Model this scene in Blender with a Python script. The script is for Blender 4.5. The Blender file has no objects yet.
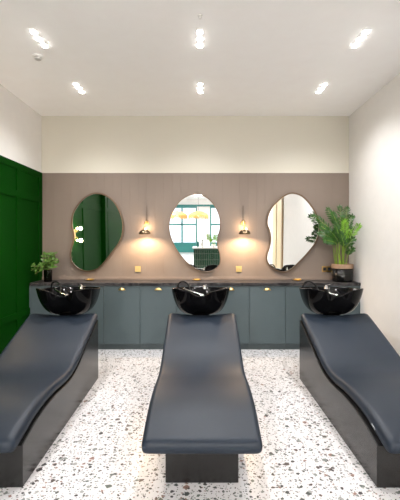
import bpy, bmesh, math, random
from mathutils import Vector, Matrix
random.seed(7)
C = bpy.context.scene
COL = C.collection
PI = math.pi

# ------------------------------------------------------------------ camera
cam = bpy.data.objects.new('camera', bpy.data.cameras.new('camera'))
COL.objects.link(cam)
cam.location = (0, 0, 1.5)
cam.rotation_euler = (PI / 2, 0, 0)
cam.data.sensor_fit = 'HORIZONTAL'
cam.data.sensor_width = 36
cam.data.lens = 32.4
# vanishing point of the photograph sits at pixel (202, 241)
cam.data.shift_x = -0.005
cam.data.shift_y = -0.0225
cam.data.clip_start = 0.05
C.camera = cam

# ------------------------------------------------------------------ world
w = bpy.data.worlds.new('daylight')
C.world = w
w.use_nodes = True
wn = w.node_tree
wn.nodes['Background'].inputs[0].default_value = (0.80, 0.90, 1.0, 1)
wn.nodes['Background'].inputs[1].default_value = 1.3

C.view_settings.view_transform = 'Standard'
C.view_settings.look = 'None'
C.view_settings.gamma = 1
C.view_settings.use_curve_mapping = False
C.view_settings.exposure = 0.80
C.cycles.use_denoising = True
C.cycles.max_bounces = 10
C.cycles.diffuse_bounces = 6
C.cycles.sample_clamp_indirect = 6

DOWN_W = 21.0        # radiant power of each downlight
WALLWASH_W = 23.0     # each wall lamp
LAMP_COL = (1.0, 0.985, 0.985)

# ------------------------------------------------------------------ sizes
YB = 5.33            # back wall
XL, XR = -2.376, 2.176
ZC = 3.35
ZG = 2.507           # top of the painted dado / green panelling
YF = -12.0           # street front


def lamp(kind, name, loc, energy, color=LAMP_COL, rot=(0, 0, 0), **kw):
    l = bpy.data.lights.new(name, kind)
    l.energy = energy
    l.color = color
    for k, v in kw.items():
        setattr(l, k, v)
    o = bpy.data.objects.new(name, l)
    COL.objects.link(o)
    o.location = loc
    o.rotation_euler = rot
    return o


# unseen ceiling panels added over the reception to fill the room with light
RECEPTION = [(-1.85, -3.0, 175), (1.55, -3.0, 125), (-0.2, -8.5, 110)]


# ------------------------------------------------------------------ materials
def mat(name, col, rough=0.5, metal=0.0, coat=0.0, spec=0.5, emit=None, estr=0.0):
    m = bpy.data.materials.new(name)
    m.use_nodes = True
    b = m.node_tree.nodes['Principled BSDF']
    b.inputs['Base Color'].default_value = (*col, 1)
    b.inputs['Roughness'].default_value = rough
    b.inputs['Metallic'].default_value = metal
    b.inputs['Coat Weight'].default_value = coat
    b.inputs['Coat Roughness'].default_value = 0.08
    b.inputs['Specular IOR Level'].default_value = spec
    if emit:
        b.inputs['Emission Color'].default_value = (*emit, 1)
        b.inputs['Emission Strength'].default_value = estr
    return m


def nd(m, kind, **kw):
    n = m.node_tree.nodes.new(kind)
    for k, v in kw.items():
        setattr(n, k, v)
    return n


def ln(m, a, b):
    m.node_tree.links.new(a, b)


def bsdf(m):
    return m.node_tree.nodes['Principled BSDF']


def mixc(m, fac, a, b):
    n = nd(m, 'ShaderNodeMix', data_type='RGBA')
    for sock, v in ((n.inputs[0], fac), (n.inputs[6], a), (n.inputs[7], b)):
        if hasattr(v, 'links') or isinstance(v, bpy.types.NodeSocket):
            ln(m, v, sock)
        elif isinstance(v, tuple):
            sock.default_value = (*v, 1)
        else:
            sock.default_value = v
    return n.outputs[2]


def mathn(m, op, a, b=None, c=None):
    n = nd(m, 'ShaderNodeMath', operation=op)
    for i, v in enumerate((a, b, c)):
        if v is None:
            continue
        if isinstance(v, bpy.types.NodeSocket):
            ln(m, v, n.inputs[i])
        else:
            n.inputs[i].default_value = v
    return n.outputs[0]


def grain(m, scale=40, strength=0.08, dist=0.002, tint=0.04):
    """a fine surface unevenness: bump and a faint change of tone"""
    tc = nd(m, 'ShaderNodeTexCoord')
    no = nd(m, 'ShaderNodeTexNoise')
    no.inputs['Scale'].default_value = scale
    no.inputs['Detail'].default_value = 5
    ln(m, tc.outputs['Object'], no.inputs['Vector'])
    bu = nd(m, 'ShaderNodeBump')
    bu.inputs['Strength'].default_value = strength
    bu.inputs['Distance'].default_value = dist
    ln(m, no.outputs['Fac'], bu.inputs['Height'])
    ln(m, bu.outputs['Normal'], bsdf(m).inputs['Normal'])
    c = tuple(bsdf(m).inputs['Base Color'].default_value)[:3]
    lo = tuple(x * (1 - tint) for x in c)
    hi = tuple(min(1, x * (1 + tint)) for x in c)
    ln(m, mixc(m, no.outputs['Fac'], lo, hi), bsdf(m).inputs['Base Color'])
    return m


M = {}
M['ceiling'] = grain(mat('ceiling_paint', (0.98, 0.97, 0.965), 0.6), 6, 0.03)
M['cream'] = grain(mat('cream_paint', (0.76, 0.745, 0.72), 0.6), 8, 0.03)
M['white'] = mat('white_plastic', (0.85, 0.84, 0.82), 0.35)
M['green'] = grain(mat('green_gloss_paint', (0.0015, 0.034, 0.0015), 0.6, spec=0.03), 5, 0.03, 0.003, 0.08)
M['slate'] = grain(mat('slate_green_lacquer', (0.078, 0.106, 0.114), 0.45, spec=0.4), 20, 0.03)
M['plinth'] = mat('plinth_lacquer', (0.075, 0.098, 0.102), 0.5)
M['carcass'] = mat('cabinet_carcass', (0.07, 0.09, 0.093), 0.6)
M['leather'] = grain(mat('slate_blue_leatherette', (0.0140, 0.0215, 0.0340), 0.46, spec=0.30), 260, 0.05, 0.0008, 0.05)
M['graphite'] = grain(mat('graphite_laminate', (0.010, 0.0095, 0.0093), 0.24, spec=0.42), 60, 0.03, 0.001)
M['ceramic'] = mat('black_ceramic', (0.003, 0.003, 0.0035), 0.04, spec=0.13)
M['rubber'] = mat('black_rubber', (0.006, 0.006, 0.006), 0.5, spec=0.15)
M['chrome'] = mat('chrome', (0.75, 0.75, 0.76), 0.12, 1.0)
M['brass'] = grain(mat('brushed_brass', (0.80, 0.56, 0.22), 0.28, 1.0), 90, 0.03)
M['bronze'] = mat('dark_bronze', (0.20, 0.145, 0.09), 0.3, 1.0)
M['frame'] = mat('bronze_mirror_frame', (0.17, 0.115, 0.075), 0.35, 0.9)
M['mirror'] = mat('mirror_glass', (0.93, 0.94, 0.93), 0.01, 1.0)
M['potblack'] = mat('black_glazed_pot', (0.004, 0.004, 0.004), 0.12, spec=0.3)
M['copper'] = grain(mat('cork_wood_rim', (0.30, 0.19, 0.12), 0.55), 60, 0.1)
M['soil'] = grain(mat('soil', (0.05, 0.03, 0.02), 0.9), 80, 0.8, 0.01, 0.4)
M['teal'] = mat('teal_frame_paint', (0.015, 0.17, 0.155), 0.35)
M['raffia'] = grain(mat('raffia', (0.42, 0.20, 0.06), 0.8, emit=(1.0, 0.36, 0.06), estr=0.22), 50, 0.5, 0.01, 0.3)
M['bulb'] = mat('frosted_bulb', (1, 0.9, 0.75), 0.4, emit=(1.0, 0.74, 0.42), estr=18)
M['globe'] = mat('small_glass_globe', (1, 0.9, 0.75), 0.3, emit=(1.0, 0.80, 0.55), estr=1.8)
M['led'] = mat('led_disc', (1, 1, 1), 0.4, emit=(1.0, 0.96, 0.90), estr=22)
M['fill_led'] = mat('fill_light_diffuser', (1, 1, 1), 0.4, emit=(1.0, 0.95, 0.87), estr=2.0)
M['tag'] = mat('pale_woven_tag', (0.75, 0.77, 0.80), 0.7)
M['bottle'] = mat('white_bottle', (0.8, 0.8, 0.78), 0.3)
M['pavement'] = grain(mat('street_pavement', (0.45, 0.45, 0.46), 0.8), 4, 0.2)
M['facade'] = mat('pale_facade', (0.55, 0.62, 0.72), 0.7)
M['oak'] = grain(mat('pale_yellow_wood', (0.74, 0.60, 0.36), 0.45), 12, 0.06, 0.002, 0.12)
M['tan'] = grain(mat('tan_wood', (0.42, 0.30, 0.17), 0.5), 12, 0.06, 0.002, 0.12)
M['socket_hole'] = mat('socket_hole', (0.02, 0.02, 0.02), 0.6)


def leafmat(name, c, r=0.35):
    m = grain(mat(name, c, r), 25, 0.1, 0.002, 0.25)
    bsdf(m).inputs['Transmission Weight'].default_value = 0.0
    bsdf(m).inputs['Subsurface Weight'].default_value = 0.0
    return m


M['leaf'] = leafmat('zz_leaf', (0.022, 0.090, 0.006), 0.35)
M['leaf_young'] = leafmat('zz_young_leaf', (0.16, 0.36, 0.015), 0.4)
M['stem'] = leafmat('zz_stem', (0.20, 0.32, 0.03), 0.4)
M['jade'] = leafmat('jade_leaf', (0.075, 0.16, 0.025), 0.4)
M['jade_stem'] = leafmat('jade_stem', (0.12, 0.13, 0.04), 0.6)


def glassmat(name, tint=(1, 1, 1), gloss=0.08):
    m = bpy.data.materials.new(name)
    m.use_nodes = True
    nt = m.node_tree
    nt.nodes.clear()
    out = nd(m, 'ShaderNodeOutputMaterial')
    t = nd(m, 'ShaderNodeBsdfTransparent')
    t.inputs[0].default_value = (*tint, 1)
    g = nd(m, 'ShaderNodeBsdfGlossy')
    g.inputs['Roughness'].default_value = 0.02
    fr = nd(m, 'ShaderNodeLayerWeight')
    fr.inputs[0].default_value = gloss * 3
    mx = nd(m, 'ShaderNodeMixShader')
    ln(m, fr.outputs['Fresnel'], mx.inputs[0])
    ln(m, t.outputs[0], mx.inputs[1])
    ln(m, g.outputs[0], mx.inputs[2])
    ln(m, mx.outputs[0], out.inputs[0])
    return m


M['glass'] = glassmat('window_glass')
M['smoked'] = glassmat('smoked_green_glass', (0.30, 0.36, 0.30), 0.1)

# back wall: taupe tongue and groove dado below, cream paint above
m = mat('back_wall_paint', (0.5, 0.5, 0.5), 0.5)
tc = nd(m, 'ShaderNodeTexCoord')
sx = nd(m, 'ShaderNodeSeparateXYZ')
ln(m, tc.outputs['Object'], sx.inputs[0])
below = mathn(m, 'LESS_THAN', sx.outputs['Z'], ZG)
ln(m, mixc(m, below, (0.66, 0.63, 0.54), (0.215, 0.168, 0.135)), bsdf(m).inputs['Base Color'])
fr = mathn(m, 'FRACT', mathn(m, 'DIVIDE', sx.outputs['X'], 0.125))
gr = mathn(m, 'ABSOLUTE', mathn(m, 'SUBTRACT', fr, 0.5))
groove = mathn(m, 'LESS_THAN', gr, 0.03)
h = mathn(m, 'MULTIPLY', groove, below)
bu = nd(m, 'ShaderNodeBump', invert=True)
bu.inputs['Strength'].default_value = 0.6
bu.inputs['Distance'].default_value = 0.004
ln(m, h, bu.inputs['Height'])
ln(m, bu.outputs[0], bsdf(m).inputs['Normal'])
M['backwall'] = m

# terrazzo
m = mat('terrazzo', (0.8, 0.8, 0.8), 0.30, spec=0.5)
tc = nd(m, 'ShaderNodeTexCoord')
warp = nd(m, 'ShaderNodeTexNoise')
warp.inputs['Scale'].default_value = 30
ln(m, tc.outputs['Object'], warp.inputs['Vector'])
wv = nd(m, 'ShaderNodeVectorMath', operation='SCALE')
wv.inputs['Scale'].default_value = 0.030
ln(m, warp.outputs['Color'], wv.inputs[0])
ad = nd(m, 'ShaderNodeVectorMath', operation='ADD')
ln(m, tc.outputs['Object'], ad.inputs[0])
ln(m, wv.outputs[0], ad.inputs[1])
mottle = nd(m, 'ShaderNodeTexNoise')
mottle.inputs['Scale'].default_value = 45
mottle.inputs['Detail'].default_value = 4
ln(m, tc.outputs['Object'], mottle.inputs['Vector'])
col = mixc(m, mottle.outputs['Fac'], (0.63, 0.625, 0.640), (0.70, 0.695, 0.710))
PAL = [((0.03, 0.03, 0.032), 0.0), ((0.18, 0.20, 0.19), 0.20), ((0.07, 0.05, 0.045), 0.38), ((0.24, 0.14, 0.11), 0.52),
       ((0.05, 0.06, 0.058), 0.62), ((0.30, 0.31, 0.30), 0.78), ((0.10, 0.125, 0.11), 0.88)]
for scale, rmax, off, keep in ((18, 0.36, 0.0, 0.72), (30, 0.37, 3.7, 0.55), (58, 0.36, 8.1, 0.50)):
    mp = nd(m, 'ShaderNodeVectorMath', operation='ADD')
    mp.inputs[1].default_value = (off, off * 0.7, 0)
    ln(m, ad.outputs[0], mp.inputs[0])
    vo = nd(m, 'ShaderNodeTexVoronoi', voronoi_dimensions='2D', distance='MINKOWSKI')
    vo.inputs['Exponent'].default_value = 1.4
    vo.inputs['Scale'].default_value = scale
    ln(m, mp.outputs[0], vo.inputs['Vector'])
    sc = nd(m, 'ShaderNodeSeparateColor')
    ln(m, vo.outputs['Color'], sc.inputs[0])
    rad = mathn(m, 'MULTIPLY', mathn(m, 'GREATER_THAN', sc.outputs[1], keep), mathn(m, 'MULTIPLY_ADD', sc.outputs[2], rmax * 0.6, rmax * 0.4))
    mask = mathn(m, 'LESS_THAN', vo.outputs['Distance'], rad)
    rp = nd(m, 'ShaderNodeValToRGB')
    rp.color_ramp.interpolation = 'CONSTANT'
    for i, (cc, p) in enumerate(PAL):
        e = rp.color_ramp.elements[i] if i < 2 else rp.color_ramp.elements.new(p)
        e.position = p
        e.color = (*cc, 1)
    ln(m, sc.outputs[0], rp.inputs[0])
    col = mixc(m, mask, col, rp.outputs[0])
ln(m, col, bsdf(m).inputs['Base Color'])
M['terrazzo'] = m

# dark veined stone worktop
m = mat('dark_stone', (0.05, 0.05, 0.05), 0.4, spec=0.15)
tc = nd(m, 'ShaderNodeTexCoord')
no = nd(m, 'ShaderNodeTexNoise')
no.inputs['Scale'].default_value = 7
no.inputs['Detail'].default_value = 8
no.inputs['Distortion'].default_value = 1.5
ln(m, tc.outputs['Object'], no.inputs['Vector'])
rp = nd(m, 'ShaderNodeValToRGB')
els = rp.color_ramp.elements
els[0].position, els[0].color = 0.40, (0.015, 0.0145, 0.0155, 1)
els[1].position, els[1].color = 0.62, (0.026, 0.024, 0.025, 1)
e = els.new(0.505); e.color = (0.10, 0.09, 0.09, 1)
e = els.new(0.49); e.color = (0.05, 0.047, 0.047, 1)
e = els.new(0.52); e.color = (0.055, 0.05, 0.05, 1)
ln(m, no.outputs['Fac'], rp.inputs[0])
ln(m, rp.outputs[0], bsdf(m).inputs['Base Color'])
M['stone'] = m

# glazed green tiles on the reception desk
m = mat('green_tiles', (0.03, 0.2, 0.1), 0.15)
tc = nd(m, 'ShaderNodeTexCoord')
mp = nd(m, 'ShaderNodeMapping')
mp.inputs['Rotation'].default_value = (PI / 2, 0, 0)
ln(m, tc.outputs['Object'], mp.inputs[0])
br = nd(m, 'ShaderNodeTexBrick')
br.offset = 0.0
br.inputs['Scale'].default_value = 1.0
br.inputs['Brick Width'].default_value = 0.06
br.inputs['Row Height'].default_value = 0.20
br.inputs['Mortar Size'].default_value = 0.003
br.inputs['Color1'].default_value = (0.008, 0.045, 0.023, 1)
br.inputs['Color2'].default_value = (0.02, 0.085, 0.045, 1)
br.inputs['Mortar'].default_value = (0.35, 0.38, 0.34, 1)
ln(m, mp.outputs[0], br.inputs['Vector'])
ln(m, br.outputs[0], bsdf(m).inputs['Base Color'])
M['tiles'] = m


# ------------------------------------------------------------------ mesh helpers
def make(name, bm, material, parent=None, smooth=False, loc=None, bevel=0.0, seg=2, subsurf=0):
    me = bpy.data.meshes.new(name)
    bmesh.ops.recalc_face_normals(bm, faces=bm.faces)
    bm.to_mesh(me)
    bm.free()
    if smooth:
        for p in me.polygons:
            p.use_smooth = True
    for mm in (material if isinstance(material, (list, tuple)) else [material]):
        me.materials.append(mm)
    o = bpy.data.objects.new(name, me)
    COL.objects.link(o)
    if parent:
        o.parent = parent
    if loc:
        o.location = loc
    if bevel:
        b = o.modifiers.new('bevel', 'BEVEL')
        b.width = bevel
        b.segments = seg
        b.limit_method = 'ANGLE'
        b.angle_limit = math.radians(40)
    if subsurf:
        s = o.modifiers.new('sub', 'SUBSURF')
        s.levels = s.render_levels = subsurf
    return o


def box(bm, x0, x1, y0, y1, z0, z1):
    v = [bm.verts.new(p) for p in ((x0, y0, z0), (x1, y0, z0), (x1, y1, z0), (x0, y1, z0),
                                   (x0, y0, z1), (x1, y0, z1), (x1, y1, z1), (x0, y1, z1))]
    for f in ((0, 3, 2, 1), (4, 5, 6, 7), (0, 1, 5, 4), (1, 2, 6, 5), (2, 3, 7, 6), (3, 0, 4, 7)):
        bm.faces.new([v[i] for i in f])
    return bm


def boxes(*bs):
    bm = bmesh.new()
    for b in bs:
        box(bm, *b)
    return bm


def prism(bm, pts, axis, a, b):
    """polygon pts extruded along an axis from a to b; pts are (u, v) in the other two axes in order"""
    def P(u, v, t):
        return {'x': (t, u, v), 'y': (u, t, v), 'z': (u, v, t)}[axis]
    va = [bm.verts.new(P(u, v, a)) for u, v in pts]
    vb = [bm.verts.new(P(u, v, b)) for u, v in pts]
    bm.faces.new(va)
    bm.faces.new(vb[::-1])
    n = len(pts)
    for i in range(n):
        j = (i + 1) % n
        bm.faces.new((va[i], vb[i], vb[j], va[j]))
    return bm


def lathe(bm, prof, seg=32, c=(0, 0, 0), axis='z', cap=True):
    rings = []
    for r, h in prof:
        ring = []
        for k in range(seg):
            a = 2 * PI * k / seg
            p = (r * math.cos(a), r * math.sin(a), h)
            if axis == 'y':
                p = (p[0], h, p[1])
            elif axis == 'x':
                p = (h, p[0], p[1])
            ring.append(bm.verts.new((p[0] + c[0], p[1] + c[1], p[2] + c[2])))
        rings.append(ring)
    for a, b in zip(rings, rings[1:]):
        for k in range(seg):
            bm.faces.new((a[k], a[(k + 1) % seg], b[(k + 1) % seg], b[k]))
    if cap:
        bm.faces.new(rings[0][::-1])
        bm.faces.new(rings[-1])
    return bm


def tube(bm, pts, r, seg=10, closed=False, cap=True):
    pts = [Vector(p) for p in pts]
    n = len(pts)
    rr = r if isinstance(r, (list, tuple)) else [r] * n
    rings = []
    up = None
    for i, p in enumerate(pts):
        if closed:
            t = (pts[(i + 1) % n] - pts[i - 1]).normalized()
        else:
            t = (pts[min(i + 1, n - 1)] - pts[max(i - 1, 0)]).normalized()
        if up is None:
            up = t.orthogonal().normalized()
        up = (up - t * up.dot(t)).normalized()
        s = t.cross(up)
        rings.append([bm.verts.new(p + (up * math.cos(2 * PI * k / seg) + s * math.sin(2 * PI * k / seg)) * rr[i]) for k in range(seg)])
    m_ = n if closed else n - 1
    for i in range(m_):
        a, b = rings[i], rings[(i + 1) % n]
        for k in range(seg):
            bm.faces.new((a[k], a[(k + 1) % seg], b[(k + 1) % seg], b[k]))
    if cap and not closed:
        bm.faces.new(rings[0][::-1])
        bm.faces.new(rings[-1])
    return bm


def spline(P, n=8, closed=False):
    P = [Vector(p) for p in P]
    out = []
    N = len(P)
    for i in range(N if closed else N - 1):
        if closed:
            a, b, c, d = P[i - 1], P[i], P[(i + 1) % N], P[(i + 2) % N]
        else:
            a, b, c, d = P[max(i - 1, 0)], P[i], P[i + 1], P[min(i + 2, N - 1)]
        for k in range(n):
            t = k / n
            out.append(0.5 * ((2 * b) + (c - a) * t + (2 * a - 5 * b + 4 * c - d) * t * t + (3 * b - a - 3 * c + d) * t ** 3))
    if not closed:
        out.append(P[-1])
    return out


def thing(name, label, cat, loc=(0, 0, 0), rot=(0, 0, 0), group=None):
    o = bpy.data.objects.new(name, None)
    o.empty_display_size = 0.1
    COL.objects.link(o)
    o.location = loc
    o.rotation_euler = rot
    tag(o, label, cat, group)
    return o


def tag(o, label, cat, group=None):
    o['label'] = label
    o['category'] = cat
    if group:
        o['group'] = group
    return o


def struct(name, bm, material, **kw):
    o = make(name, bm, material, **kw)
    o['kind'] = 'structure'
    return o


def dup(root, loc=None, label=None):
    r = root.copy()
    COL.objects.link(r)
    if loc is not None:
        r.location = loc
    if label:
        r['label'] = label

    def rec(src, dst):
        for ch in [c for c in bpy.data.objects if c.parent == src]:
            c = ch.copy()
            COL.objects.link(c)
            c.parent = dst
            rec(ch, c)
    kids = list(root.children)
    for ch in kids:
        c = ch.copy()
        COL.objects.link(c)
        c.parent = r
        for g in list(ch.children):
            d = g.copy()
            COL.objects.link(d)
            d.parent = c
    return r


# ================================================================== THE ROOM
struct('floor', boxes((XL - 0.2, XR + 0.2, YF - 0.2, YB + 0.2, -0.1, 0)), M['terrazzo'])
struct('ceiling', boxes((XL - 0.2, XR + 0.2, YF - 0.2, YB + 0.2, ZC, ZC + 0.1)), M['ceiling'])
struct('wall_back', boxes((XL - 0.2, XR + 0.2, YB, YB + 0.15, 0, ZC)), M['backwall'])
struct('wall_left', boxes((XL - 0.15, XL, YF, YB, 0, ZC)), M['cream'])
struct('wall_right', boxes((XR, XR + 0.15, YF, YB, 0, ZC)), M['cream'])

# green panelling on the left wall, running back past the camera
Y0 = -1.0
fb = bmesh.new()
box(fb, XL, XL + 0.001, Y0, YB - 0.001, 0, ZG)                         # recessed field
T = XL + 0.0135
for z0, z1 in ((2.425, ZG), (2.065, 2.15), (0.50, 0.585), (0.0, 0.14)):
    box(fb, XL, T, Y0, YB - 0.001, z0, z1)
ys = [YB - 0.001 - 0.11]
yy = 4.60
while yy > Y0:
    ys.append(yy)
    yy -= 0.66 if yy > 3.9 else 1.9
for y in ys:
    for z0, z1 in ((0.14, 0.50), (0.585, 2.065), (2.15, 2.425)):
        box(fb, XL, T, y, y + 0.11, z0, z1)
struct('trim_1', fb, M['green'], bevel=0.004)
# pilaster of the panelling seen in the left mirror
struct('trim_2', boxes((XL, XL + 0.10, 1.90, 2.06, 0, ZG)), M['green'], bevel=0.004)
# timber strips on the right wall behind the camera, seen in the right mirror
struct('trim_3', boxes((XR - 0.03, XR, 0.27, 0.80, 0, ZC)), M['oak'], bevel=0.003)
struct('trim_4', boxes((XR - 0.04, XR, 0.802, 0.93, 0, ZC)), M['tan'], bevel=0.003)
struct('trim_5', boxes((XR - 0.03, XR, -0.35, 0.10, 0, ZC)), M['oak'], bevel=0.003)
# taupe upstand behind the worktop
struct('trim_6', boxes((XL, XR, YB - 0.016, YB, 0.928, 0.968)), grain(mat('taupe_upstand', (0.220, 0.170, 0.136), 0.5), 10, 0.02), bevel=0.003)

# street front far behind the camera: teal windows, seen in the middle mirror
struct('wall_front', boxes((XL, XR, YF - 0.15, YF, 2.91, ZC), (-0.31, 0.50, YF - 0.15, YF, 0, 2.91),
                           (XL, -2.2, YF - 0.15, YF, 0, 2.91), (2.05, XR, YF - 0.15, YF, 0, 2.91)), M['cream'])


def shopwindow(n, x0, x1, mull):
    fr = bmesh.new()
    y0, y1 = YF - 0.10, YF + 0.02
    box(fr, x0, x1, y0, y1, 0, 0.62)
    box(fr, x0, x1, y0, y1, 2.78, 2.91)
    for x in (x0, x1 - 0.09):
        box(fr, x, x + 0.09, y0, y1, 0.62, 2.78)
    for x in mull:
        box(fr, x - 0.05, x + 0.05, y0, y1, 0.62, 2.78)
    box(fr, x0 + 0.09, x1 - 0.09, y0, y1, 1.70, 1.80)
    o = struct('window_%d' % n, fr, M['teal'])
    g = make('pane', boxes((x0 + 0.05, x1 - 0.05, YF - 0.06, YF - 0.05, 0.6, 2.8)), M['glass'], o)


shopwindow(1, -2.2, -0.31, [-1.25])
shopwindow(2, 0.50, 2.05, [1.25])
struct('trim_7', boxes((XL, XR, YF, YF + 0.05, 2.87, 2.99)), M['teal'])
struct('pavement', boxes((-9, 9, -26, YF - 0.2, -0.15, -0.05)), M['pavement'])

# ================================================================== CEILING LIGHTS
LED_R = 0.027


def downlight(x, y, label, energy=DOWN_W):
    t = thing('ceiling_downlight', label, 'ceiling light', (x, y, ZC), group='triple ceiling spotlights')
    fr = bmesh.new()
    box(fr, -0.031, 0.031, -0.168, 0.168, -0.006, -0.0005)
    make('frame', fr, M['ceiling'], t, bevel=0.002)
    for k in (-1, 0, 1):
        b = lathe(bmesh.new(), [(LED_R, -0.006), (LED_R, -0.012), (LED_R * 0.8, -0.015)], 20)
        make('lamp', b, M['led'], t, loc=(0, 0.110 * k, 0))
        l = lamp('SPOT', 'spot_beam', (x, y + 0.110 * k, ZC - 0.03), energy, spot_size=math.radians(138), spot_blend=1.0, shadow_soft_size=0.035)
    return t


XS = (-1.485, -0.02, 1.445)
row1 = ['triple ceiling spotlight on the left nearest the smoke detector', 'triple ceiling spotlight in the middle with the sprinkler in front',
        'triple ceiling spotlight nearer the viewer beside the white right wall']
row2 = ['triple ceiling spotlight above the green leafed left mirror corner', 'triple ceiling spotlight over the middle mirror close to the back wall',
        'triple ceiling spotlight over the right mirror close to the back wall']
row2[0] = 'triple ceiling spotlight over the left mirror close to the back wall'
for x, l in zip(XS, row1):
    downlight(x, 3.29, l)
for x, l in zip(XS, row2):
    downlight(x, 4.35, l, DOWN_W * 0.95)
# round fill lamps added behind the camera for ambient light
for i, (x, y, e) in enumerate(RECEPTION):
    t = thing('fill_light', 'round white fill light panel added on the ceiling of the reception area', 'ceiling light', (x, y, ZC), group='added fill light panels')
    make('housing', lathe(bmesh.new(), [(0.22, -0.0005), (0.22, -0.05), (0.20, -0.055)], 40), M['white'], t)
    make('diffuser', lathe(bmesh.new(), [(0.19, -0.055), (0.19, -0.06)], 40), M['fill_led'], t)
    lamp('AREA', 'fill_lamp', (x, y, ZC - 0.07), e, (1.0, 0.97, 0.95), shape='DISK', size=0.38)

t = thing('smoke_detector', 'small round white smoke detector on the ceiling', 'smoke detector', (-1.64, 3.60, ZC))
make('base', lathe(bmesh.new(), [(0.052, -0.0005), (0.052, -0.012), (0.046, -0.016)], 28), M['white'], t, smooth=False)
make('sensor_head', lathe(bmesh.new(), [(0.034, -0.016), (0.032, -0.034), (0.020, -0.042), (0.006, -0.044)], 24), mat('grey_plastic', (0.55, 0.54, 0.52), 0.4), t)
t = thing('ceiling_sprinkler', 'tiny pale sprinkler head on the ceiling above the middle chair', 'sprinkler', (-0.015, 2.95, ZC))
make('rosette', lathe(bmesh.new(), [(0.020, -0.0005), (0.018, -0.006)], 20), M['white'], t)
make('nozzle', lathe(bmesh.new(), [(0.007, -0.006), (0.006, -0.022), (0.015, -0.024), (0.015, -0.027)], 16), M['white'], t)

# ================================================================== VANITY
DX = 0.5
x0 = -2.352
YD = 4.95            # door face
where = ['at the green wall', 'behind the left basin', 'right of the left basin', 'second left of the middle basin', 'behind the middle basin',
         'right of the middle basin', 'left of the right basin', 'behind the right basin', 'at the white wall']
clab = ['slate green base cabinet in the corner at the green wall',
        'slate green base cabinet directly behind the right half of the left basin',
        'slate green base cabinet in the gap just right of the left basin',
        'slate green base cabinet just left of the middle basin',
        'slate green base cabinet hidden behind the middle basin and chair',
        'slate green base cabinet just right of the middle basin',
        'slate green base cabinet in the gap just left of the right basin',
        'slate green base cabinet mostly hidden by the left half of the right basin',
        'slate green base cabinet in the corner at the white wall, under the large plant']
ft = 0.003
proto = None
for i in range(9):
    loc = (x0 + DX * (i + 0.5), 0, 0)
    if proto is None:
        t = thing('base_cabinet', clab[0], 'cabinet', loc, group='slate green base cabinets')
        hw = DX / 2 - 0.0008
        make('body', boxes((-hw, hw, YD + 0.022, YB - 0.02, 0.086, 0.885)), M['carcass'], t)
        make('plinth', boxes((-hw, hw, 4.986, 5.02, 0.0, 0.085)), M['plinth'], t)
        d = make('door', boxes((-hw + 0.0012, hw - 0.0012, YD, YD + 0.02, 0.086, 0.882)), M['slate'], t, bevel=0.0025)
        # brass cup pull: a half dome open below
        b = bmesh.new()
        seg, rg = 16, 6
        W2, H, P = 0.046, 0.034, 0.026
        grid = []
        for a in range(rg + 1):
            ph = PI / 2 * a / rg
            row = []
            for k in range(seg + 1):
                th = PI * k / seg
                row.append(b.verts.new((W2 * math.cos(th) * math.cos(ph), -P * math.sin(ph), H * math.sin(th) * math.cos(ph))))
            grid.append(row)
        for a in range(rg):
            for k in range(seg):
                vs = [grid[a][k], grid[a][k + 1], grid[a + 1][k + 1], grid[a + 1][k]]
                b.faces.new(vs)
        bmesh.ops.remove_doubles(b, verts=b.verts, dist=1e-5)
        box(b, -W2 - 0.004, W2 + 0.004, -0.002, -0.0002, -0.004, 0.004)
        hnd = make('handle', b, M['brass'], d, smooth=True, loc=(0, YD - 0.0005, 0.826))
        s = hnd.modifiers.new('solid', 'SOLIDIFY')
        s.thickness = 0.002
        proto = t
    else:
        dup(proto, loc, clab[i])
struct('trim_8', boxes((XL, x0 - 0.001, YD, YD + 0.02, 0.0, 0.885)), M['slate'])
struct('trim_9', boxes((x0 + 4.5 + 0.001, XR, YD, YD + 0.02, 0.0, 0.885)), M['slate'])
tag(make('worktop', boxes((XL + 0.0145, XR - 0.001, YD - 0.02, YB - 0.001, 0.887, 0.927)), M['stone'], bevel=0.003),
    'long dark veined stone worktop running over all the base cabinets', 'worktop')

# ================================================================== MIRRORS
DM = 5.285


def mirror(px, label, tilt=1.3, fw=0.010):
    pts = [((x - 202) * DM / 360, 1.5 - (y - 241) * DM / 360) for x, y in px]
    cx = sum(p[0] for p in pts) / len(pts)
    cz = sum(p[1] for p in pts) / len(pts)
    out = spline([(x - cx, 0, z - cz) for x, z in pts], 6, True)
    t = thing('wall_mirror', label, 'mirror', (cx, YB - 0.045, cz), (math.radians(tilt), 0, 0), 'organic wall mirrors')
    prism_b = bmesh.new()
    prism(prism_b, [(p.x, p.z) for p in out], 'y', 0.0, 0.022)
    make('backing', prism_b, M['bronze'], t)
    g = bmesh.new()
    g.faces.new([g.verts.new((p.x, -0.002, p.z)) for p in out])
    make('mirror_glass', prism(bmesh.new(), [(p.x * 0.995, p.z * 0.995) for p in out], 'y', -0.004, -0.0005), M['mirror'], t)
    g.free()
    # frame: a band of rectangular section round the outline
    f = bmesh.new()
    n = len(out)
    rings = []
    for i in range(n):
        tg = (out[(i + 1) % n] - out[i - 1]).normalized()
        nrm = Vector((tg.z, 0, -tg.x))
        rings.append([f.verts.new(out[i] + nrm * a + Vector((0, b, 0))) for a, b in ((-fw, -0.012), (fw, -0.012), (fw, 0.022), (-fw, 0.022))])
    for i in range(n):
        a, b = rings[i], rings[(i + 1) % n]
        for k in range(4):
            f.faces.new((a[k], a[(k + 1) % 4], b[(k + 1) % 4], b[k]))
    make('frame', f, M['frame'], t)
    return t


def conv(pts, ox, oy, s):
    return [(ox + x / s, oy + y / s) for x, y in pts]


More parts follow.
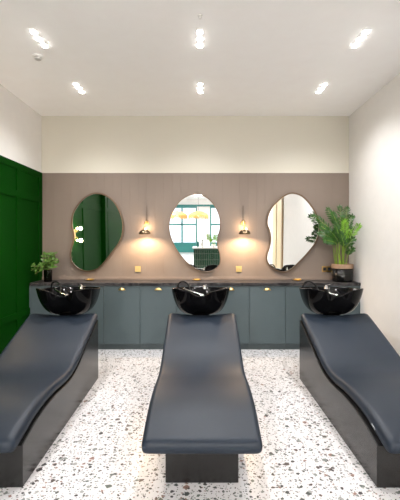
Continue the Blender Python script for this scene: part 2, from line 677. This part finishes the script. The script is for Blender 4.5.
mirror(conv([(190, 44), (240, 54), (285, 88), (315, 140), (331, 200), (328, 258), (308, 308), (275, 352), (240, 398), (200, 438), (150, 454), (100, 443),
             (66, 412), (54, 375), (60, 332), (72, 292), (72, 255), (64, 215), (67, 162), (87, 118), (122, 76), (155, 54)], 60, 185, 5.26),
       'bronze-framed organic mirror reflecting the green wall, next to the small leafy plant')
mirror(conv([(185, 40), (218, 50), (243, 76), (256, 108), (257, 138), (251, 164), (250, 188), (257, 213), (256, 240), (238, 258), (207, 262), (176, 247),
             (150, 222), (128, 190), (115, 157), (112, 125), (122, 92), (147, 57)], 130, 180, 2.857),
       'thin-framed organic mirror between the two wall lamps, reflecting teal windows', fw=0.0055)
mirror(conv([(200, 44), (250, 62), (298, 115), (328, 175), (337, 235), (320, 300), (277, 358), (230, 408), (185, 448), (143, 458), (97, 440),
             (66, 407), (62, 372), (74, 330), (82, 285), (76, 242), (63, 205), (68, 160), (90, 115), (128, 76), (163, 52)], 255, 185, 5.26),
       'bronze-framed organic mirror beside the large potted plant, reflecting the pale wall')


# ================================================================== WALL LAMPS
def wall_lamp(x, z, label, yw=YB, rz=0.0, loc=None, energy=WALLWASH_W):
    t = thing('wall_lamp', label, 'wall lamp', loc or (x, yw, z), (0, 0, rz), 'brass wall lamps with metal shades')
    # local origin: wall face; shade rim centre hangs at y=-0.20, z=0
    make('wall_plate', lathe(bmesh.new(), [(0.036, -0.001), (0.036, -0.010), (0.030, -0.016)], 24, (0, 0, 0.16), 'y'), M['brass'], t, smooth=False)
    arm = tube(bmesh.new(), spline([(0, -0.014, 0.16), (0, -0.07, 0.175), (0, -0.14, 0.165), (0, -0.185, 0.13), (0, -0.20, 0.085)], 6), 0.0065, 10)
    make('arm', arm, M['brass'], t, smooth=True)
    make('rod', tube(bmesh.new(), [(0, -0.008, 0.19), (0, -0.008, 0.42)], 0.003, 8), M['bronze'], t)
    make('knob', lathe(bmesh.new(), [(0.006, 0.10), (0.014, 0.105), (0.018, 0.118), (0.014, 0.131), (0.004, 0.136)], 16, (0, -0.07, 0.06)), M['brass'], t, smooth=True)
    make('lamp_holder', lathe(bmesh.new(), [(0.020, 0.052), (0.022, 0.072), (0.014, 0.095), (0.006, 0.100)], 20, (0, -0.20, 0)), M['brass'], t, smooth=True)
    g = lathe(bmesh.new(), [(0.002, 0.058), (0.013, 0.063), (0.018, 0.076), (0.013, 0.089), (0.002, 0.094)], 16, (0.016, -0.235, -0.01))
    make('glass_globe', g, M['globe'], t, smooth=True)
    prof = [(0.020, 0.062), (0.044, 0.056), (0.064, 0.040), (0.078, 0.018), (0.084, -0.004)]
    s = lathe(bmesh.new(), prof, 32, (0, -0.20, 0), cap=False)
    so = make('lamp_shade', s, M['bronze'], t, smooth=True)
    md = so.modifiers.new('solid', 'SOLIDIFY')
    md.thickness = 0.003
    make('bulb', lathe(bmesh.new(), [(0.010, 0.052), (0.020, 0.040), (0.024, 0.026), (0.020, 0.012), (0.006, 0.004)], 20, (0, -0.20, 0)), M['bulb'], t, smooth=True)
    R = Matrix.Rotation(rz, 4, 'Z')
    p = Vector(t.location) + R @ Vector((0, -0.20, -0.006))
    lamp('SPOT', 'wall_lamp_beam', p, energy, (1.0, 0.70, 0.42), spot_size=math.radians(165), spot_blend=0.5, shadow_soft_size=0.02)
    p = Vector(t.location) + R @ Vector((0, -0.10, 0.10))
    lamp('POINT', 'wall_lamp_upper_glow', p, energy * 0.07, (1.0, 0.70, 0.42), shadow_soft_size=0.02)
    return t


wall_lamp(-0.817, 1.602, 'brass wall lamp with dark shade between the left and middle mirrors')
wall_lamp(0.608, 1.602, 'brass wall lamp with dark shade between the middle and right mirrors')
# double globe lamp on the green wall just outside the frame, seen in the left mirror
t = thing('globe_wall_light', 'double-globe brass wall light on the green panelling, seen glowing in the left mirror', 'wall lamp', (XL + 0.014, 3.90, 1.56))
make('wall_plate', boxes((0, 0.012, -0.03, 0.03, -0.09, 0.09)), M['brass'], t, bevel=0.004)
for k in (-1, 1):
    make('arm', tube(bmesh.new(), [(0.011, 0, 0.05 * k), (0.05, 0, 0.05 * k), (0.055, 0, 0.075 * k)], 0.006, 8), M['brass'], t, smooth=True)
    make('bulb', lathe(bmesh.new(), [(0.003, -0.022), (0.015, -0.016), (0.022, 0.0), (0.015, 0.016), (0.003, 0.022)], 20, (0.055, 0, 0.111 * k)), M['bulb'], t, smooth=True)
    lamp('POINT', 'globe_glow', (XL + 0.014 + 0.12, 3.90, 1.56 + 0.111 * k), 2.5, (1.0, 0.72, 0.42), shadow_soft_size=0.03)


# ================================================================== SOCKETS
def socket(x, z, wd, n, label):
    t = thing('wall_socket', label, 'socket', (x, YB, z), group='brass wall sockets')
    make('plate', boxes((-wd / 2, wd / 2, -0.010, -0.0005, -0.043, 0.043)), M['brass'], t, bevel=0.003)
    for k in range(n):
        cx = (k - (n - 1) / 2) * 0.068
        make('insert', boxes((cx - 0.022, cx + 0.022, -0.013, -0.010, -0.022, 0.022)), M['socket_hole'] if n > 1 else M['brass'], t, bevel=0.002)
        for sx_ in (-0.011, 0.011):
            make('slot', lathe(bmesh.new(), [(0.003, -0.0145), (0.003, -0.013)], 8, (cx + sx_, 0, 0), 'y'), M['socket_hole'], t)


socket(-0.948, 1.085, 0.086, 1, 'single brass wall socket below the left wall lamp')
socket(0.545, 1.085, 0.086, 1, 'single brass wall socket below the right wall lamp')
socket(1.846, 1.085, 0.146, 2, 'double brass wall socket beside the black plant pot')

# small brass dishes at the back of the worktop
for i, (px, l) in enumerate(((89.5, 'low brass fitting on the worktop behind the left basin'), (196.5, 'low brass fitting on the worktop behind the middle basin'),
                             (297.5, 'low brass fitting on the worktop behind the right basin'))):
    x = (px - 202) * 5.22 / 360
    t = thing('brass_tray', l, 'tray', (x, 5.24, 0.9275), group='low brass fittings along the worktop')
    make('dish', lathe(bmesh.new(), [(0.050, 0.0), (0.062, 0.010), (0.068, 0.014), (0.064, 0.014), (0.050, 0.006)], 24), M['brass'], t, smooth=False)
    make('bar', boxes((-0.035, 0.05, -0.010, 0.010, 0.0075, 0.026)), M['brass'], t, bevel=0.004)


# ================================================================== CHAIRS
PROF = [(3.92, 0.721), (3.80, 0.680), (3.65, 0.620), (3.44, 0.536), (3.28, 0.468), (3.14, 0.424), (3.00, 0.406), (2.86, 0.412), (2.70, 0.424),
        (2.50, 0.424), (2.35, 0.406), (2.22, 0.374), (2.11, 0.342)]
YC = 3.0
TH = 0.076


def cushion_bm(hw):
    pts = spline([(0, y - YC, z) for y, z in PROF], 4)
    n = len(pts)
    bm = bmesh.new()
    R = 0.042
    us = [-0.93, -0.7, -0.35, 0, 0.35, 0.7, 0.93]

    def section(p, nr, th, w, k, head):
        """rounded rectangle hanging under p; k squeezes it towards its middle line (end rolls)"""
        out = []
        r = min(R, th * 0.45)
        top, bot = [], []
        for a in (90, 60, 30, 0):           # left shoulder
            top.append((-w + r - r * math.sin(math.radians(a)), -r + r * math.cos(math.radians(a))))
        for u in us:
            top.append((u * (w - r), 0))
        for a in (0, 30, 60, 90):
            top.append((w - r + r * math.sin(math.radians(a)), -r + r * math.cos(math.radians(a))))
        r2 = 0.026
        for a in (90, 45, 0):
            bot.append((w - r2 + r2 * math.sin(math.radians(a)), -th + r2 - r2 * math.cos(math.radians(a))))
        for u in us[::-1]:
            bot.append((u * (w - r2), -th))
        for a in (0, 45, 90):
            bot.append((-w + r2 - r2 * math.sin(math.radians(a)), -th + r2 - r2 * math.cos(math.radians(a))))
        for x, d in top + bot:
            d0 = -th / 2 + (d + th / 2) * k
            if d > -th / 2:
                d0 -= 0.034 * head ** 1.5 * max(0.0, 1 - (abs(x / w) / 0.86) ** 6)
            q = p + nr * d0
            out.append(bm.verts.new((x, q.y, q.z)))
        return out
    rings = []
    for i, p in enumerate(pts):
        tg = (pts[min(i + 1, n - 1)] - pts[max(i - 1, 0)]).normalized()
        nr = Vector((0, tg.z, -tg.y))
        if nr.z < 0:
            nr = -nr
        f = max(0.0, min(1.0, (2.75 - (p.y + YC)) / 0.5))
        th = TH + 0.018 * f
        head = max(0.0, min(1.0, (p.y + YC - 3.72) / 0.21))
        wy = hw - 0.010 * max(0.0, min(1.0, (3.3 - (p.y + YC)) / 1.2))
        rings.append(section(p, nr, th, wy, 1.0, head))
    for ph in (25, 50, 70, 84):
        c, s_ = math.cos(math.radians(ph)), math.sin(math.radians(ph))
        q = pts[-1] + tg * (th * 0.5 * s_)
        rings.append(section(q, nr, th, wy - 0.034 * (1 - c), c, 0))
    L = len(rings[0])
    for a, b in zip(rings, rings[1:]):
        for k in range(L):
            bm.faces.new((a[k], a[(k + 1) % L], b[(k + 1) % L], b[k]))
    bm.faces.new(rings[0])
    bm.faces.new(rings[-1][::-1])
    return bm


def under(y):
    for (ya, za), (yb, zb) in zip(PROF, PROF[1:]):
        if yb <= y <= ya:
            f = (y - yb) / (ya - yb)
            return zb + f * (za - zb)
    return PROF[0][1] if y > PROF[0][0] else PROF[-1][1] - (PROF[-1][0] - y) * 0.4


def base_bm(hw, yf, yr, inset=0.0):
    pts = [(yf - YC, 0.004), (yr - YC, 0.004)]
    N = 40
    for i in range(N + 1):
        y = yr + (yf - yr) * i / N
        y0, y1 = y - 0.03, y + 0.03
        sl = (under(y1) - under(y0)) / 0.06
        z = under(y) - (TH + 0.018 * max(0.0, min(1.0, (2.75 - y) / 0.5))) * math.sqrt(1 + sl * sl) - 0.001
        pts.append((y - YC, z))
    return prism(bmesh.new(), pts, 'x', -hw, hw)


def tag_bm():
    """pale woven maker's tag sewn to the seam: a few raised strokes"""
    bm = bmesh.new()
    for k, (a, b, c, d) in enumerate(((0, 0.010, 0, 0.012), (0.012, 0.016, 0, 0.008), (0.019, 0.030, 0.002, 0.012), (0.033, 0.036, 0, 0.010), (0.039, 0.046, 0.0, 0.004))):
        box(bm, -0.0012, 0.0, -b, -a, c, d)
    return bm


def shampoo_chair(xc, ang, hw_base, yf, label, hw=0.368):
    a = math.radians(ang)
    t = thing('shampoo_chair', label, 'salon chair', (xc, YC, 0), (0, 0, a), 'reclining hair wash chairs')
    c = make('cushion', cushion_bm(hw), M['leather'], t, smooth=True, subsurf=1)
    make('base', base_bm(hw_base, yf, 3.915), M['graphite'], t, bevel=0.004)
    tg = make('maker_tag', tag_bm(), M['tag'], t, loc=(-hw + 0.0075, 2.29 - YC, 0.332))
    tg['label'] = 'small pale woven tag'
    tg.rotation_euler = (math.radians(14), 0, 0)
    return t


CH = [(-1.480, 1.4, 0.372, 2.175, 'slate blue padded wash chair on the left, beside the green panelled wall'),
      (0.0, 0.0, 0.226, 2.225, 'slate blue padded wash chair in the middle with narrow block base'),
      (1.440, 0.0, 0.380, 2.18, 'slate blue padded wash chair on the right, beside the white wall')]
for c in CH:
    shampoo_chair(*c)


# ================================================================== BASINS
def basin(xc, label, HX=0.322, rz=0.0):
    yc = 4.10
    t = thing('wash_basin', label, 'basin', (xc, yc, 0), (0, 0, rz), 'black ceramic wash basins')
    HF, HB = 0.345, 0.255
    N = 72

    def rim(k):
        a = 2 * PI * k / N
        c, s = math.cos(a), math.sin(a)
        e = 2.4 if s > 0 else 3.0
        r = (abs(c) ** e + abs(s) ** e) ** (-1 / e)
        x, y = HX * r * c, (HF if s < 0 else HB) * r * s
        # the front corners sweep forward, the neck cut-out is pulled back
        z = 0.963 - 0.012 * y / HB
        if s < 0:
            u = abs(x) / HX
            nk = math.exp(-(x / 0.10) ** 4)
            y += 0.080 * nk
            z -= 0.070 * nk
            x *= 1 + 0.05 * math.exp(-((u - 0.9) / 0.2) ** 2) * min(1, -s * 1.5)
            z += 0.020 * math.exp(-((u - 0.85) / 0.2) ** 2) * min(1, -s * 1.5)
        return x, y, z

    # (scale, height fraction): outer shell from the foot to the rim, then inner bowl
    outer = [(0.40, 0.0), (0.54, 0.02), (0.64, 0.08), (0.76, 0.21), (0.87, 0.43), (0.945, 0.68), (0.985, 0.90), (1.0, 0.985), (0.995, 1.0)]
    inner = [(0.945, 1.0), (0.925, 0.975), (0.89, 0.80), (0.82, 0.60), (0.70, 0.44), (0.50, 0.36), (0.25, 0.33), (0.06, 0.32)]
    zb = 0.681
    bm = bmesh.new()
    rings = []
    for s, h in outer + inner:
        ring = []
        for k in range(N):
            x, y, z = rim(k)
            zz = zb + (z - zb) * h
            ring.append(bm.verts.new((x * s, y * s + 0.06 * (1 - s), zz)))
        rings.append(ring)
    for a, b in zip(rings, rings[1:]):
        for k in range(N):
            bm.faces.new((a[k], a[(k + 1) % N], b[(k + 1) % N], b[k]))
    bm.faces.new(rings[0][::-1])
    bm.faces.new(rings[-1])
    make('bowl', bm, M['ceramic'], t, smooth=True, subsurf=1)
    make('pedestal', boxes((-0.10, 0.10, -0.09, 0.15, 0.0, 0.680)), M['graphite'], t, bevel=0.006)
    make('drain', lathe(bmesh.new(), [(0.030, 0.0), (0.030, 0.004), (0.022, 0.006)], 20, (0, 0.02, zb + 0.28 * 0.325)), M['chrome'], t)
    # mixer on the rear rim
    tap = lathe(bmesh.new(), [(0.024, 0.0), (0.024, 0.008), (0.017, 0.012), (0.017, 0.040), (0.012, 0.048)], 20, (0.045, 0.205, 0.925))
    tube(tap, [(0.045, 0.205, 0.965), (0.06, 0.16, 0.982), (0.065, 0.13, 0.985)], [0.007, 0.005, 0.006], 8)
    tb = make('mixer_tap', tap, M['chrome'], t, smooth=True)
    # hose loop standing over the rear left rim, spray head resting inside the front
    hose = tube(bmesh.new(), spline([(-0.250, 0.10, 0.88), (-0.262, 0.10, 0.935), (-0.262, 0.09, 0.985), (-0.235, 0.08, 1.022), (-0.185, 0.06, 1.027),
                                     (-0.142, 0.04, 0.995), (-0.122, 0.00, 0.945), (-0.115, -0.04, 0.905)], 6), 0.0095, 8)
    make('hose', hose, M['rubber'], t, smooth=True)
    sp = tube(bmesh.new(), spline([(-0.20, 0.02, 0.955), (-0.14, -0.06, 0.945), (-0.07, -0.14, 0.932), (0.0, -0.185, 0.918)], 5), 0.009, 10)
    lathe(sp, [(0.010, 0.012), (0.022, 0.004), (0.024, -0.008)], 16, (0.015, -0.193, 0.914))
    make('spray_head', sp, M['chrome'], t, smooth=True)
    return t


basin(-1.490, 'glossy black wash basin at the left chair, in front of the green wall side')
basin(-0.015, 'glossy black wash basin at the head of the middle chair')
basin(1.440, 'glossy black wash basin at the right chair, below the large plant')


# ================================================================== PLANTS
def leaf(bm, base, d, n, L, W, fold=0.25, droop=0.15, mi=0):
    d = d.normalized()
    s = d.cross(n).normalized()
    n = s.cross(d).normalized()
    st = [(0, 0.04), (0.22, 0.75), (0.45, 1.0), (0.7, 0.78), (0.88, 0.40), (1.0, 0.03)]
    rows = []
    for u, wd in st:
        c = base + d * (L * u) - n * (L * droop * u * u)
        h = W * wd / 2
        rows.append((bm.verts.new(c + s * h + n * h * fold), bm.verts.new(c), bm.verts.new(c - s * h + n * h * fold)))
    for a, b in zip(rows, rows[1:]):
        for k in (0, 1):
            f = bm.faces.new((a[k], a[k + 1], b[k + 1], b[k]))
            f.material_index = mi
            f.smooth = True


def frond(name, parent, base, tip, bend, L0, mats, n=11, start=0.32, seed=0, face=Vector((0, -1, 0.25))):
    rnd = random.Random(seed)
    bm = bmesh.new()
    b, t = Vector(base), Vector(tip)
    mid = (b + t) / 2 + Vector(bend)
    path = spline([b, b.lerp(mid, 0.55) + Vector((0, 0, 0.02)), mid, mid.lerp(t, 0.55) + Vector((0, 0, 0.01)), t], 6)
    N = len(path)
    tube(bm, path, [0.0062 * (1 - 0.75 * i / (N - 1)) for i in range(N)], 7)
    for f in bm.faces:
        f.material_index = 1
    for k in range(n):
        u = start + (1 - start) * k / (n - 1)
        i = min(N - 2, int(u * (N - 1)))
        p = path[i].lerp(path[i + 1], u * (N - 1) - i)
        tg = (path[i + 1] - path[i]).normalized()
        fc = (face + Vector((rnd.uniform(-.4, .4), rnd.uniform(-.3, .3), rnd.uniform(-.2, .3)))).normalized()
        side = tg.cross(fc).normalized()
        sz = L0 * (0.72 + 0.4 * math.sin(PI * min(1, (u - start) / (1 - start) * 0.8 + 0.15))) * rnd.uniform(0.9, 1.1)
        for sg in (-1, 1):
            d = (side * sg * 0.82 + tg * 0.75 + fc * rnd.uniform(-0.1, 0.2)).normalized()
            leaf(bm, p, d, fc, sz, sz * 0.29, 0.3, 0.12)
        if k == n - 1:
            leaf(bm, p, tg, fc, sz, sz * 0.42)
    return make(name, bm, mats, parent)


PX, PY = 1.985, 5.09
pt = thing('potted_zz_plant', 'tall leafy green plant in a black pot with wooden rim, in the right corner', 'plant', (PX, PY, 0.9275))
make('pot', lathe(bmesh.new(), [(0.118, 0.0), (0.132, 0.006), (0.140, 0.03), (0.143, 0.185), (0.134, 0.185), (0.130, 0.16)], 40), M['potblack'], pt, smooth=True, )
make('pot_rim', lathe(bmesh.new(), [(0.1445, 0.187), (0.1475, 0.19), (0.1475, 0.245), (0.1445, 0.249), (0.134, 0.249), (0.134, 0.190), (0.1445, 0.187)], 40, cap=False), M['copper'], pt)
make('soil', lathe(bmesh.new(), [(0.128, 0.160), (0.128, 0.215), (0.06, 0.222)], 24), M['soil'], pt)


def P(px, py, y):      # a point of the photograph at depth y, relative to the pot
    return ((px - 202) * y / 360 - PX, y - PY, 1.5 - (py - 241) * y / 360 - 0.9275)


Z0 = 0.20
tips = [  # px, py, depth, young?
    (328, 210, 5.00, 0), (340, 208, 5.14, 0), (347, 209, 5.10, 0), (352, 217, 5.06, 0), (334, 216, 5.18, 0),
    (314, 216, 5.20, 0), (321, 226, 5.16, 0), (361, 226, 4.84, 1), (353, 239, 4.88, 0), (325, 240, 4.90, 0),
    (336, 226, 4.86, 0), (350, 228, 4.98, 0), (343, 217, 4.94, 0), (329, 230, 5.06, 0), (341, 234, 4.84, 0),
    (320, 233, 5.14, 0), (352, 249, 4.84, 0), (333, 214, 4.95, 0), (345, 222, 4.90, 1)]
for i, (px, py, y, yg) in enumerate(tips):
    tip = Vector(P(px, py, y))
    tip.x = min(tip.x, XR - PX - 0.075)
    a = 2 * PI * i / len(tips)
    base = Vector((0.07 * math.cos(a) * (0.4 + 0.6 * (i % 3) / 2), 0.07 * math.sin(a), Z0))
    base.x = base.x * 0.5 + tip.x * 0.18
    bend = Vector((-tip.x * 0.22, 0.0, 0.05 + 0.3 * abs(tip.x)))
    mt = [M['leaf_young'] if yg else M['leaf'], M['stem']]
    frond('frond', pt, base, tip, bend, 0.070, mt, n=11, start=0.46, seed=i)

# small jade-like plant cuttings in a smoked glass jar
JX, JY = (48 - 202) * 5.06 / 360, 5.06
jt = thing('potted_leafy_plant', 'small bushy light green plant in a dark glass jar in the left corner', 'plant', (JX, JY, 0.9275))
jar = lathe(bmesh.new(), [(0.048, 0.0), (0.054, 0.004), (0.055, 0.15), (0.050, 0.168), (0.047, 0.168), (0.051, 0.148), (0.050, 0.008)], 28)
make('jar', jar, M['smoked'], jt, smooth=True)
random.seed(11)
for i in range(22):
    px = (29, 31, 35, 33)[i] if i < 4 else random.uniform(37, 60)
    py = (270, 266, 274, 271)[i] if i < 4 else random.uniform(252, 268)
    y = random.uniform(4.90, 5.14) if px > 40 else random.uniform(4.80, 4.92)
    tip = Vector(((px - 202) * y / 360 - JX, y - JY, 1.5 - (py - 241) * y / 360 - 0.9275))
    tip.x = max(tip.x, XL + 0.07 - JX)
    bm = bmesh.new()
    b0 = Vector((random.uniform(-.022, .022), random.uniform(-.022, .022), 0.012))
    nk = Vector((b0.x * 0.9, b0.y * 0.9, 0.165))
    path = spline([b0, nk, nk.lerp(tip, 0.5) + Vector((0, 0, 0.02)), tip], 6)
    tube(bm, path, 0.0042, 6)
    for f in bm.faces:
        f.material_index = 1
    for k in range(11):
        u = 0.52 + 0.48 * k / 10
        j = min(len(path) - 2, int(u * (len(path) - 1)))
        p = path[j]
        d = Vector((random.uniform(-1, 1), random.uniform(-1, 0.6), random.uniform(-0.2, 1)))
        leaf(bm, p, d, Vector((random.uniform(-.4, .4), -0.6, 0.8)), random.uniform(0.045, 0.068), random.uniform(0.028, 0.038), 0.15, 0.2)
    make('sprig', bm, [M['jade'], M['jade_stem']], jt)

# ================================================================== RECEPTION BEHIND THE CAMERA (seen in the middle mirror)
dk = thing('reception_desk', 'reception desk with pale top and green tiled front, reflected in the middle mirror', 'desk', (0.45, -1.45, 0))
make('tiled_front', boxes((-0.72, 0.72, -0.26, 0.33, 0.0, 0.955)), M['tiles'], dk)
make('desk_top', boxes((-0.76, 0.76, -0.30, 0.37, 0.956, 1.0)), M['bottle'], dk, bevel=0.004)
t = thing('reed_bottle', 'white bottle on the reception desk in the middle mirror', 'bottle', (0.02, -1.32, 1.0005))
make('bottle_body', lathe(bmesh.new(), [(0.045, 0), (0.05, 0.01), (0.05, 0.13), (0.03, 0.16), (0.014, 0.175), (0.014, 0.20)], 20), M['bottle'], t, smooth=True)
make('cap', lathe(bmesh.new(), [(0.018, 0.2), (0.018, 0.235)], 16), M['rubber'], t)
t = thing('vase', 'dark green vase on the reception desk in the middle mirror', 'vase', (-0.14, -1.35, 1.0005))
make('vase_body', lathe(bmesh.new(), [(0.03, 0), (0.045, 0.02), (0.05, 0.10), (0.042, 0.16), (0.045, 0.175)], 20), M['teal'], t, smooth=True)
t = thing('desk_plant', 'leafy light green plant on the reception desk in the middle mirror', 'plant', (0.38, -1.30, 1.0005))
make('pot', lathe(bmesh.new(), [(0.05, 0), (0.065, 0.01), (0.07, 0.10), (0.06, 0.10), (0.058, 0.09)], 20), M['bottle'], t, smooth=True)
for i in range(9):
    a = 2 * PI * i / 9
    frond('frond', t, (0.02 * math.cos(a), 0.02 * math.sin(a), 0.085), (0.20 * math.cos(a), 0.16 * math.sin(a), 0.20 + 0.09 * (i % 3)),
          (0, 0, 0.07), 0.075, [M['leaf_young'], M['stem']], n=6, start=0.35, seed=40 + i)
# raffia pendants in front of the street windows
for i, (x, l) in enumerate(((-1.0, 'fringed raffia pendant lamp glowing in the left part of the middle mirror'), (-0.15, 'fringed raffia pendant lamp glowing in the centre of the middle mirror'))):
    t = thing('raffia_pendant', l, 'pendant lamp', (x, -4.0, 2.05), group='raffia pendant lamps')
    b = bmesh.new()
    prof = [(0.05, 0.24), (0.22, 0.20), (0.36, 0.12), (0.40, 0.06)]
    lathe(b, prof, 40, cap=False)
    rnd = random.Random(i)
    for k in range(90):
        a = 2 * PI * k / 90
        r, l_ = 0.40, rnd.uniform(0.10, 0.16)
        c, s = math.cos(a), math.sin(a)
        v = [b.verts.new((r * math.cos(a + da), r * math.sin(a + da), z)) for da, z in ((-0.03, 0.065), (0.03, 0.065), (0.015, 0.065 - l_), (-0.015, 0.065 - l_))]
        b.faces.new(v)
    so = make('shade', b, M['raffia'], t)
    so.modifiers.new('solid', 'SOLIDIFY').thickness = 0.004
    make('cord', tube(bmesh.new(), [(0, 0, 0.24), (0, 0, ZC - 2.05 - 0.001)], 0.004, 6), M['rubber'], t)
    make('bulb', lathe(bmesh.new(), [(0.01, 0.16), (0.04, 0.12), (0.05, 0.08), (0.03, 0.03), (0.005, 0.02)], 16), M['globe'], t, smooth=True)
